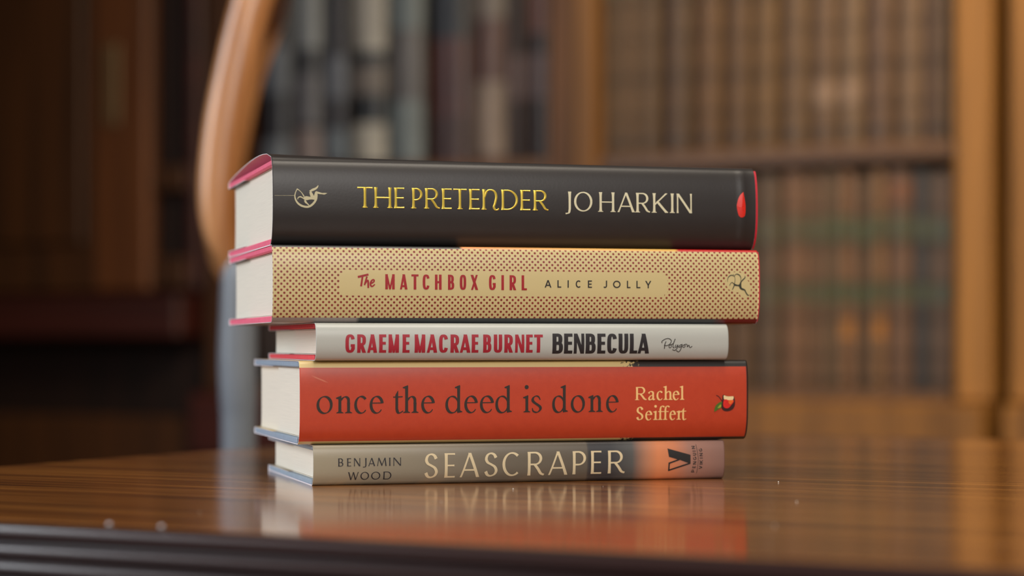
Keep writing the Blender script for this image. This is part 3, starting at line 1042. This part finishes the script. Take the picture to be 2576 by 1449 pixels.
for ch, a, b in parse('V:5.05:6.60 I:7.22:7.60 K:7.92:9.47 I:10.21:10.62 N:11.32:12.86 G:13.60:15.15'):
    sans.draw(tmp, ch, a, 0, b - a, 1.7)
for p in tmp.polys:
    ink.polys.append([(192.6 - v - 0.015 * (u - 10) ** 2, u, 0) for u, v, h in p])
ink.strokes(RULE)
sp.place(ink, 'publisher_lettering', I_black, jk)

# ---------------------------------------------------------------- the room's own directions
RZ = 0.0
AX = Vector((math.cos(YAW), -math.sin(YAW), 0))    # along the bookcase wall, in view terms
NX = Vector((math.sin(YAW), math.cos(YAW), 0))     # square to the wall, in view terms


def at(a, n, z=0.0):
    return (a, n, z)


M_top = NT('polished_table_top')
v1 = M_top.obj((2.0, 70, 30)); v2 = M_top.obj((7, 420, 120))
w1 = M_top.noise(1.0, v1, 6, 0.6); w2 = M_top.noise(1.0, v2, 3, 0.6)
g = M_top.math('ADD', M_top.math('MULTIPLY', w1, 0.52), M_top.math('MULTIPLY', w2, 0.48))
M_top.set(Base_Color=M_top.ramp(g, [(0.36, lin((58, 28, 9))), (0.5, lin((136, 80, 30))), (0.62, lin((196, 128, 56)))]), Roughness=0.4, Coat_Weight=1.0, Coat_Roughness=0.13)
M_top.bump(w2, 0.03, 0.0003)
M_top = M_top.m
M_edge = wood('dark_moulding', (24, 12, 12), (46, 24, 22), 0, 1.0, 0.32, 0.8, 0.12)
M_frame_amber = wood('amber_oak', (116, 76, 30), (174, 118, 52), 2, 0.8, 0.55, 0.05, 0.3)
M_frame_brown = wood('brown_oak', (70, 42, 20), (120, 76, 36), 2, 0.8, 0.55, 0.05, 0.3)
M_frame_mid = wood('honey_brown_oak', (92, 58, 22), (148, 98, 40), 2, 0.8, 0.55, 0.05, 0.3)
M_stile = wood('stile_mahogany', (80, 43, 18), (122, 70, 31), 2, 0.7, 0.55, 0.05, 0.3)
M_shelf = wood('brown_shelf_oak', (64, 40, 20), (112, 74, 38), 0, 0.8, 0.5, 0.2, 0.3)
M_back = wood('dark_back_board', (24, 14, 9), (44, 27, 17), 2, 0.6, 0.6, 0.0)
M_dark = wood('dark_mahogany', (54, 30, 11), (88, 50, 19), 2, 0.7, 0.55, 0.05, 0.3)
M_deep = wood('black_mahogany', (26, 14, 10), (42, 22, 16), 2, 0.7, 0.6, 0.0, 0.3)
M_red = wood('red_mahogany', (52, 20, 15), (78, 31, 23), 0, 0.7, 0.5, 0.05, 0.3)

# ---------------------------------------------------------------- setting
FL = plain('carpet_brown', (60, 42, 32), 0.95, 0.2, 40)
o = MB().box(-5, 3.5, -1.5, 3.2, -0.06, 0).build('floor', FL)
o.rotation_euler.z = RZ; tag(o, kind='structure')
WL = plain('wall_paint_umber', (84, 60, 42), 0.8, 0.06, 12)
o = MB().box(-5, 3.5, 3.12, 3.2, 0.0, 2.7).build('wall_back', WL)
o.rotation_euler.z = RZ; tag(o, kind='structure')

o = MB().box(-2.87, -2.77, -1.5, 3.115, 0.0, 2.7).build('wall_left', WL)
tag(o, kind='structure')

# ---------------------------------------------------------------- table
A0, A1, N0, N1 = -0.78, 1.25, 0.626, 1.478
tb = empty('writing_table', at((A0 + A1) / 2, (N0 + N1) / 2, 0.0), RZ)
tag(tb, 'polished brown wooden table with reeded dark edge carrying the stack of books', 'table')
hx, hy = (A1 - A0) / 2, (N1 - N0) / 2
MB().box(-hx, hx, -hy, hy, TABLE_Z - 0.03, TABLE_Z, 0.0008).build('table_top', M_top, tb)
prof = [(0.0, 0.0)]
prof += [(4.2 * math.sin(t) + 2.2, -4.2 + 4.2 * math.cos(t)) for t in [math.radians(x) for x in range(0, 131, 10)]]
for c in (11.2, 17.6, 24.0):
    prof += [(3.4 + 3.0 * math.cos(math.radians(x)), -c + 3.0 * math.sin(math.radians(x))) for x in range(80, -81, -20)]
prof += [(2.0, -29.0), (0.0, -30.0)]
mv, mf = [], []
cor = [(-hx, -hy, -1, -1), (hx, -hy, 1, -1), (hx, hy, 1, 1), (-hx, hy, -1, 1)]
for x, y, sx, sy in cor:
    for off, dz in prof:
        q = off * MM + 0.0002
        mv.append((x + sx * q, y + sy * q, TABLE_Z + dz * MM - 0.0001))
P = len(prof)
for i in range(4):
    for j in range(P - 1):
        a, b = i * P + j, ((i + 1) % 4) * P + j
        mf.append((a, b, b + 1, a + 1))
e = link('edge_moulding', mv, mf, M_edge, tb, True)
e.data.set_sharp_from_angle(angle=math.radians(50))
ap = MB()
w = 0.022
for (x0, x1, y0, y1) in ((-hx + .06, hx - .06, -hy + .05, -hy + .05 + w), (-hx + .06, hx - .06, hy - .05 - w, hy - .05), (-hx + .05, -hx + .05 + w, -hy + .075, hy - .075), (hx - .05 - w, hx - .05, -hy + .075, hy - .075)):
    ap.box(x0, x1, y0, y1, TABLE_Z - 0.13, TABLE_Z - 0.0305, 0.002)
ap.build('apron', M_dark, tb)
for sx in (-1, 1):
    for sy in (-1, 1):
        c = (sx * (hx - .085), sy * (hy - .085))
        lg = MB().box(c[0] - .03, c[0] + .03, c[1] - .03, c[1] + .03, TABLE_Z - 0.15, TABLE_Z - 0.031, .003)
        lg.lathe([(0.02, 0.0), (0.024, 0.02), (0.02, 0.06), (0.024, 0.3), (0.033, 0.5), (0.024, 0.56), (0.034, 0.59), (0.03, TABLE_Z - 0.15)], c)
        lg.build('leg', M_dark, tb, True)

# dust on the polished top and a couple of brighter crumbs on its front edge
rng = random.Random(7)
dv = MB()
for i in range(34):
    a = rng.uniform(-0.55, 0.3); n_ = rng.uniform(0.66, 1.15)
    p = at(a, n_, TABLE_Z + 0.0003)
    r = rng.uniform(0.00015, 0.0004)
    dv.lathe([(r * .5, p[2] - r * .6), (r, p[2]), (r * .4, p[2] + r * .8)], (p[0], p[1]), 6)
o = dv.build('dust_specks', plain('dust_white', (225, 220, 210), 0.8), None)
tag(o, 'tiny pale dust specks scattered on the polished table top', 'dust', kind='stuff')
for px, lab in ((-0.1462, 'larger pale crumb on the table front edge, the left one of two'), (-0.1255, 'brighter pale crumb on the table front edge, nearer the books')):
    nn = 0.6235
    # point on the front edge under this x
    a = (px - NX.x * nn) / AX.x
    p = at(a, nn, TABLE_Z + 0.0007)
    o = MB().lathe([(0.0006, -0.0005), (0.0009, -0.0001), (0.0008, 0.0004), (0.0003, 0.0007)], (0, 0), 10).build('crumb', plain('crumb_grey', (205, 210, 218), 0.3), None, True)
    o.location = p
    tag(o, lab, 'crumb', 'crumbs on the table edge')

# ---------------------------------------------------------------- bookcases


def bookcase(label, a0, a1, s0, s1, shelves, m_frame, m_left, top=2.25, nf=2.775, nb=3.1, z0=0.74, ledge=True, opening=True):
    """open bookcase on a base cupboard; a0..a1 along the wall, stiles s0 and s1 wide"""
    r = empty('bookcase', at((a0 + a1) / 2, nf, 0), RZ)
    tag(r, label, 'bookcase', 'oak bookcases along the back wall')
    h = (a1 - a0) / 2
    d = nb - nf
    MB().box(-h, -h + s0, 0, d, z0, top, 0.004).build('side_panel', m_left, r)
    MB().box(h - s1, h, 0, d, z0, top, 0.004).build('side_panel', m_frame, r)
    MB().box(-h + s0 + .0005, h - s1 - .0005, d - 0.02, d, z0, top).build('back_panel', M_back, r)
    for z in shelves:
        MB().box(-h + s0 + .0005, h - s1 - .0005, 0.012, d - 0.021, z - 0.024, z, 0.003).build('shelf', M_shelf, r)
    MB().box(-h, h, -0.03, d, top + .0005, top + 0.08, 0.012).build('cornice', m_frame, r)
    # base cupboard with its moulded ledge and two doors
    MB().box(-h, h, -0.045, d, 0.64, z0 - 0.0005, 0.006).build('base_ledge', M_frame_mid if m_frame is M_frame_amber else M_red, r)
    MB().box(-h, h, -0.02, d, 0.0, 0.6395, 0.002).build('base_cupboard', m_left, r)
    for s in (-1, 1):
        x0, x1 = (-h + .02, -.004) if s < 0 else (.004, h - .02)
        dr = MB().box(x0, x1, -0.040, -0.021, 0.08, 0.63, 0.003)
        dr.box(x0 + .05, x1 - .05, -0.046, -0.041, 0.14, 0.57, 0.004)
        do = dr.build('cupboard_door', m_left, r)
        MB().lathe([(0.004, 0), (0.004, 0.012), (0.011, 0.02), (0.008, 0.03)], (0, 0), 12).build('knob', plain('brass', (150, 112, 60), 0.3, metal=1.0), do)
        kb = do.children[0]
        kb.rotation_euler = (math.pi / 2, 0, 0)
        kb.location = (-.035 if s < 0 else .035, -0.0465, 0.4)
    return r


SH_LOW, SH_MID = 0.752, 1.085
bookcase('amber oak bookcase on the right, filled with old brown leather volumes', -1.348, -0.738, 0.037, 0.052, (SH_LOW, SH_MID, 1.47, 1.84), M_frame_amber, M_frame_mid)
bookcase('brown oak bookcase behind the middle of the stack, holding dark books with grey spines', -1.99, -1.3485, 0.06, 0.037, (SH_LOW, SH_MID, 1.47, 1.84), M_frame_brown, M_dark)
bookcase('amber oak bookcase stile at the far right, past the narrow dark gap', -0.716, -0.12, 0.075, 0.05, (SH_LOW, SH_MID, 1.47, 1.84), M_frame_amber, M_frame_amber)

# --- volumes on the shelves
ORD = 'first second third fourth fifth sixth seventh eighth ninth tenth eleventh twelfth thirteenth fourteenth fifteenth sixteenth'.split()
CACHE = {}


def leather(rgb, rough=0.42):
    key = (tuple(rgb), rough)
    if key not in CACHE:
        kk = NT('leather_%02x%02x%02x' % tuple(int(x) for x in rgb))
        nz = kk.noise(1.0, kk.obj((60, 60, 14)), 5, 0.65)
        c = lin(rgb)
        kk.set(Base_Color=kk.ramp(nz, [(0.3, tuple(x * .62 for x in c[:3]) + (1,)), (0.72, tuple(min(1, x * 1.3) for x in c[:3]) + (1,))]), Roughness=rough)
        kk.bump(nz, 0.2, 0.001)
        CACHE[key] = kk.m
    return CACHE[key]




def soft(c, f=0.55, m=(112, 86, 54)):
    return tuple(m[i] + (c[i] - m[i]) * f for i in range(3))


M_oldpage = page_material('old_page_edges', (150, 124, 88))


def shelf_book(a0, a1, z, height, rgb, bands, label, group, nf=2.80, depth=0.20, lean=0.0, rough=0.42, ribs=True):
    """upright volume: rounded spine to the room, boards, page block, coloured bands across the spine"""
    w = a1 - a0 - 0.0012
    r = empty('shelved_book', at((a0 + a1) / 2, nf, z + 0.0006), RZ)
    if lean:
        r.rotation_euler = (Matrix.Rotation(RZ, 4, 'Z') @ Matrix.Rotation(lean, 4, 'Y')).to_euler()
    tag(r, label, 'book', group)
    bul = min(0.014, w * 0.26)
    ys = lambda s: bul * (abs(s) ** 2.4)
    pr = [(-1 + 2 * i / 12) for i in range(13)]
    out = [(w / 2 * s, ys(s)) for s in pr]
    out = out + [(w / 2, depth), (w / 2 - .003, depth), (w / 2 - .003, bul + .006), (-w / 2 + .003, bul + .006), (-w / 2 + .003, depth), (-w / 2, depth)]
    n = len(out)
    mb = MB()
    zs = (0.0, height)
    mb.add([(x, y, zz) for zz in zs for x, y in out], [(i, (i + 1) % n, (i + 1) % n + n, i + n) for i in range(n)])
    top = [tuple(range(n)), tuple(range(n, 2 * n))]
    # end caps: spine part and the two boards as quads
    for k in (0, n):
        mb.f.append(tuple(k + i for i in range(13)) + (k + 12 + 3, k + 12 + 4))
        mb.f.append((k + 12, k + 13, k + 14, k + 15))
        mb.f.append((k + 0, k + 16, k + 17, k + 18))
    cv = mb.build('cover', leather(rgb, rough), r, True)
    MB().box(-w / 2 + .0035, w / 2 - .0035, bul + .008, depth - .006, .004, height - .004).build('page_block', M_oldpage, r)

    def strip(z0, z1, off):
        pts = [(w / 2 * .985 * s, ys(s * .985) - off) for s in pr]
        m = MB()
        q = [(x, y, zz) for zz in (z0, z1) for x, y in pts] + [(x, y + off * .9, zz) for zz in (z0, z1) for x, y in pts]
        f = [(i, i + 1, i + 14, i + 13) for i in range(12)]
        f += [(i + 13, i + 14, i + 40, i + 39) for i in range(12)] + [(i + 26, i + 27, i + 1, i) for i in range(12)]
        return m.add(q, f)
    for z0, z1, c, nm in bands:
        strip(z0, z1, 0.0008).build(nm, leather(c, 0.35), r, True)
    if ribs:
        for i in range(1, 6):
            zz = height * i / 6
            strip(zz - .0025, zz + .0025, 0.0022).build('raised_band', leather(tuple(x * .82 for x in rgb), rough), r, True)
    return r


def xa(px, n_):
    """position along the wall of a picture column, used to lay the rows out"""
    k_ = (px - 1288) / 5400
    # direction (k,1): a = t(k*AX.x + AX.y), n = t(k*NX.x + NX.y)
    t = n_ / (k_ * NX.x + NX.y)
    return t * (k_ * AX.x + AX.y)


rng = random.Random(3)
# upper row of the right-hand case: edges along the wall in metres
edges = [1508, 1552, 1600, 1652, 1736, 1812, 1886, 1950, 2032, 2100, 2168, 2245, 2318, 2360, 2392]
cols = [(96, 70, 48), (104, 74, 52), (98, 72, 54), (74, 48, 32), (104, 66, 34), (98, 64, 36), (124, 88, 52), (112, 80, 54), (118, 86, 66), (136, 106, 84), (104, 72, 58), (128, 96, 74), (84, 60, 56), (112, 88, 72)]
tops = [(96, 88, 66), (104, 98, 72), (80, 70, 52), (78, 66, 46), (70, 56, 38), (74, 60, 42), (100, 86, 62), (96, 88, 68), (104, 92, 74), (118, 104, 90), (96, 92, 72), (92, 78, 74), (80, 72, 70), (92, 84, 70)]
E_ = [max(xa(p, 2.80), -1.3105) for p in edges]
desc = ['dull brown', 'mid brown', 'greyish brown', 'very dark brown', 'orange-brown', 'plain tan-brown', 'yellowish tan', 'faded brown', 'light tan', 'palest tan', 'reddish brown', 'pinkish tan', 'thin plum-brown', 'thin grey-brown']
for i in range(len(cols)):
    cols[i] = soft(cols[i]); tops[i] = soft(tops[i], 0.75)
    hgt = 0.335 + rng.uniform(-.012, .006)
    bands = [(hgt * .70, hgt * .83, tops[i], 'spine_label_or_sheen'), (0.012, 0.03, tuple(x * .8 for x in cols[i]), 'tail_band')]
    if i in (8, 9): bands.append((.05, .09, (146, 116, 92), 'spine_label_or_sheen'))
    if i in (9,): bands.append((.27, .285, (150, 110, 80), 'spine_label_or_sheen'))
    shelf_book(E_[i], E_[i + 1], SH_MID, hgt, cols[i], bands, desc[i] + ' leather volume, ' + ORD[i] + ' along upper row of amber oak bookcase', 'leather volumes in the amber oak bookcase')
# lower row, from behind the stack to the amber stile
edges = [1770, 1830, 1890, 1960, 2022, 2066, 2108, 2147, 2188, 2226, 2290, 2340, 2392]
cols = [(104, 76, 58), (96, 72, 56), (92, 72, 58), (124, 88, 66), (112, 82, 62), (102, 80, 62), (132, 94, 68), (88, 66, 50), (134, 98, 70), (108, 78, 62), (58, 56, 62), (104, 84, 76)]
labs = [(92, 86, 62), (92, 86, 62), (84, 80, 62), (96, 88, 64), (88, 90, 66), (74, 84, 58), (82, 92, 66), (66, 80, 54), (84, 92, 68), (78, 84, 64), (62, 76, 66), (84, 96, 92)]
desc = ['mostly hidden brown', 'half hidden brown', 'grey-brown', 'reddish tan', 'warm brown', 'dull brown', 'orange-tan', 'deep brown', 'gilt-patched tan', 'plain brown', 'dark slate', 'greyish mauve']
E_ = [xa(p, 2.80) for p in edges]
for i in range(len(cols)):
    cols[i] = soft(cols[i], 0.8); labs[i] = soft(labs[i], 0.6, (98, 82, 58))
    hgt = 0.300 + rng.uniform(-.007, .004)
    bands = [(hgt * .68, hgt * .79, labs[i], 'spine_label_or_sheen'), (hgt * .40, hgt * .49, labs[i], 'spine_label_or_sheen'), (.01, .02, tuple(x * .8 for x in cols[i]), 'tail_band')]
    if i == 9: bands.append((hgt * .86, hgt * .94, (124, 80, 54), 'spine_label_or_sheen'))
    if i in (6, 8): bands.append((hgt * .24, hgt * .34, (168, 112, 58), 'gilt_patch'))
    shelf_book(E_[i], E_[i + 1], SH_LOW, hgt, cols[i], bands, desc[i] + ' volume, ' + ORD[i] + ' visible along lower row of amber oak bookcase', 'leather volumes in the amber oak bookcase')

# the middle case: larger dark books, window reflections painted as pale grey bands
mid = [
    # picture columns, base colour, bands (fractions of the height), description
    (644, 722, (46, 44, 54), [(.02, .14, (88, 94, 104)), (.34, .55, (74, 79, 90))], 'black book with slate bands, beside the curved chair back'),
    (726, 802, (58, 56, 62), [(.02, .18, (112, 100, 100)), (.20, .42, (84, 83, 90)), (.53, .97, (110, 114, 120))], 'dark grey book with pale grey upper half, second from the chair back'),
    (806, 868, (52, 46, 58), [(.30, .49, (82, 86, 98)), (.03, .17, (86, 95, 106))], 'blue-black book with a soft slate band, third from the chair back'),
    (874, 962, (38, 38, 42), [(.02, .19, (150, 146, 140)), (.31, .44, (100, 92, 88)), (.50, .97, (142, 138, 134))], 'black book with whitish painted sheen at top and foot, above the title'),
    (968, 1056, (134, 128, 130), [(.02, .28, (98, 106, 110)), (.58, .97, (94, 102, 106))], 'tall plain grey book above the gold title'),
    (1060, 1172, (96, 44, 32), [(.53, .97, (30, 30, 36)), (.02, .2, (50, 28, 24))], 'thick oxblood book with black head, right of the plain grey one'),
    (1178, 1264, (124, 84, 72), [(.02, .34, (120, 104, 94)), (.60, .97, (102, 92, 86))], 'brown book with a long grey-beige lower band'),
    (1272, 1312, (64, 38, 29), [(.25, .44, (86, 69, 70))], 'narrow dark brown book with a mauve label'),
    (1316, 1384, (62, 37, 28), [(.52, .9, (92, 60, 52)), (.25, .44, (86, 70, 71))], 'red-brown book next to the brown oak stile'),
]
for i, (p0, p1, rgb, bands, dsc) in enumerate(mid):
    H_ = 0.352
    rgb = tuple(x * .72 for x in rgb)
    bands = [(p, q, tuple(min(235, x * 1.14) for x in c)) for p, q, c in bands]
    shelf_book(xa(p0, 2.8), xa(p1, 2.8), SH_MID, H_ - .004 * (i % 3), rgb, [(a * H_ + .002, min(b * H_, H_ - .012), c, 'spine_label_or_sheen') for a, b, c in bands], dsc, 'dark books in the middle bookcase', rough=0.3, ribs=False)  # grey bands hold reflected window light as plain colour
for i, (p0, p1, rgb, dsc) in enumerate([(640, 690, (46, 36, 34), 'dark book low on the middle bookcase, next to the grey chair post'), (692, 760, (70, 56, 50), 'brown-grey book glimpsed between chair post and the slim white book')]):
    shelf_book(xa(p0, 2.8), xa(p1, 2.8), SH_LOW, 0.29, rgb, [(.05, .1, tuple(x * 1.3 for x in rgb), 'spine_label_or_sheen')], dsc, 'dark books in the middle bookcase', ribs=False)

# ---------------------------------------------------------------- dark panelled cupboard at the left
cb = empty('panelled_cupboard', at(-2.62, 2.775, 0), RZ)
tag(cb, 'tall dark mahogany panelled cupboard filling the left background', 'cupboard')
ca = lambda px, n_=2.775: xa(px, n_) + 2.62
x_l, x_r = -0.125, ca(496)
MB().box(x_l, x_r, 0.03, 0.32, 0.0, 2.3, 0.003).build('carcass', M_deep, cb)
MB().box(ca(232), ca(372), 0.0, 0.029, 0.90, 2.3, 0.006).build('stile', M_stile, cb)
MB().box(ca(462), x_r, 0.006, 0.029, 0.90, 2.3, 0.006).build('stile', M_red, cb)
lp = MB().box(x_l, ca(231), 0.010, 0.029, 0.90, 2.3, 0.004)
lp.box(x_l + .06, ca(205), 0.002, 0.0095, 0.98, 2.2, 0.006)
lp.build('door', M_dark, cb)
for z0, z1 in ((0.905, 0.955), (1.06, 1.10)):
    MB().box(ca(373), ca(461), 0.008, 0.029, z0, z1, 0.004).build('rail', M_dark, cb)
MB().box(x_l, x_r, -0.05, 0.029, 0.825, 0.895, 0.006).build('drawer', M_red, cb)
MB().box(x_l, x_r, -0.02, 0.029, 0.0, 0.70, 0.004).build('plinth_panel', M_dark, cb)
MB().box(ca(262), ca(300), -0.004, -0.0005, 1.17, 1.30, 0.002).build('pale_plate', plain('pale_dull_metal', (132, 108, 78), 0.45, metal=0.6), cb)  # small pale metallic plate on the stile

# ---------------------------------------------------------------- chair with a bowed wooden back, beyond the left end of the table
CD = 1.75
cx0 = (590 - 1288) / 5400 * CD
ch = empty('bow_back_chair', view((cx0, CD, 0)), math.radians(7.4) + YAW)
tag(ch, 'chair with bowed honey-coloured wooden back and grey lower post, left of the stack', 'chair')
M_honey = wood('honey_wood', (158, 100, 54), (220, 158, 106), 2, 0.9, 0.35, 0.8, 0.28)
M_grey = plain('grey_post_wood', (122, 128, 138), 0.38, 0.06, 40, coat=0.3)  # even grey for the back posts and front legs
M_seat = plain('brown_leather_seat', (64, 38, 26), 0.45, 0.15, 60)


def cz(y): return CAM_Z + (866 - y) / 5400 * CD
def cxp(x): return (x - 590) / 5400 * CD


path = [(700, -160, 50), (660, -60, 51), (630, 20, 52), (609, 100, 52), (588, 200, 53), (569, 300, 53), (556, 400, 52), (550, 480, 51), (552, 550, 47), (562, 610, 40), (578, 655, 30), (592, 690, 20)]
path = spline([(cxp(a), cz(b), c / 5400 * CD) for a, b, c in path], 4)
for nm, yy in (('back_bow', 0.0), ('back_bow', 0.44)):
    MB().tube([(p[0], yy, p[1]) for p in path], [p[2] for p in path], 20, 0.8).build(nm, M_honey, ch, True)
post = spline([(cxp(598), 0.0, 44), (cxp(600), 0.2, 45), (cxp(601), 0.45, 46), (cxp(601), cz(1150), 44), (cxp(600), cz(1000), 47), (cxp(598), cz(900), 48), (cxp(600), cz(800), 46), (cxp(602), cz(690), 43), (cxp(603), cz(645), 30)], 4)
for yy in (0.0, 0.44):
    MB().tube([(p[0], yy, p[1]) for p in post], [p[2] / 5400 * CD for p in post], 20, 0.9).build('back_post', M_grey, ch, True)
MB().tube([(path[0][0], yy, path[0][1]) for yy in (0.0, 0.11, 0.22, 0.33, 0.44)], [.017] * 5, 16).build('crest_rail', M_honey, ch, True)
for i in range(3):
    yy = 0.11 * (i + 1)
    MB().tube([(p[0], yy, p[1]) for p in path[::4]], 0.006, 10).build('back_slat', M_honey, ch, True)
MB().tube([(path[-1][0], yy, path[-1][1] - .02) for yy in (0.0, 0.11, 0.22, 0.33, 0.44)], [.012] * 5, 12).build('lower_rail', M_honey, ch, True)
MB().box(-0.46, -0.02, -0.02, 0.46, 0.42, 0.465, 0.018).build('seat', M_seat, ch)
for yy in (0.02, 0.42):
    MB().lathe([(0.014, 0), (0.018, 0.1), (0.021, 0.3), (0.02, 0.421)], (-0.42, yy), 16).build('front_leg', M_grey, ch, True)
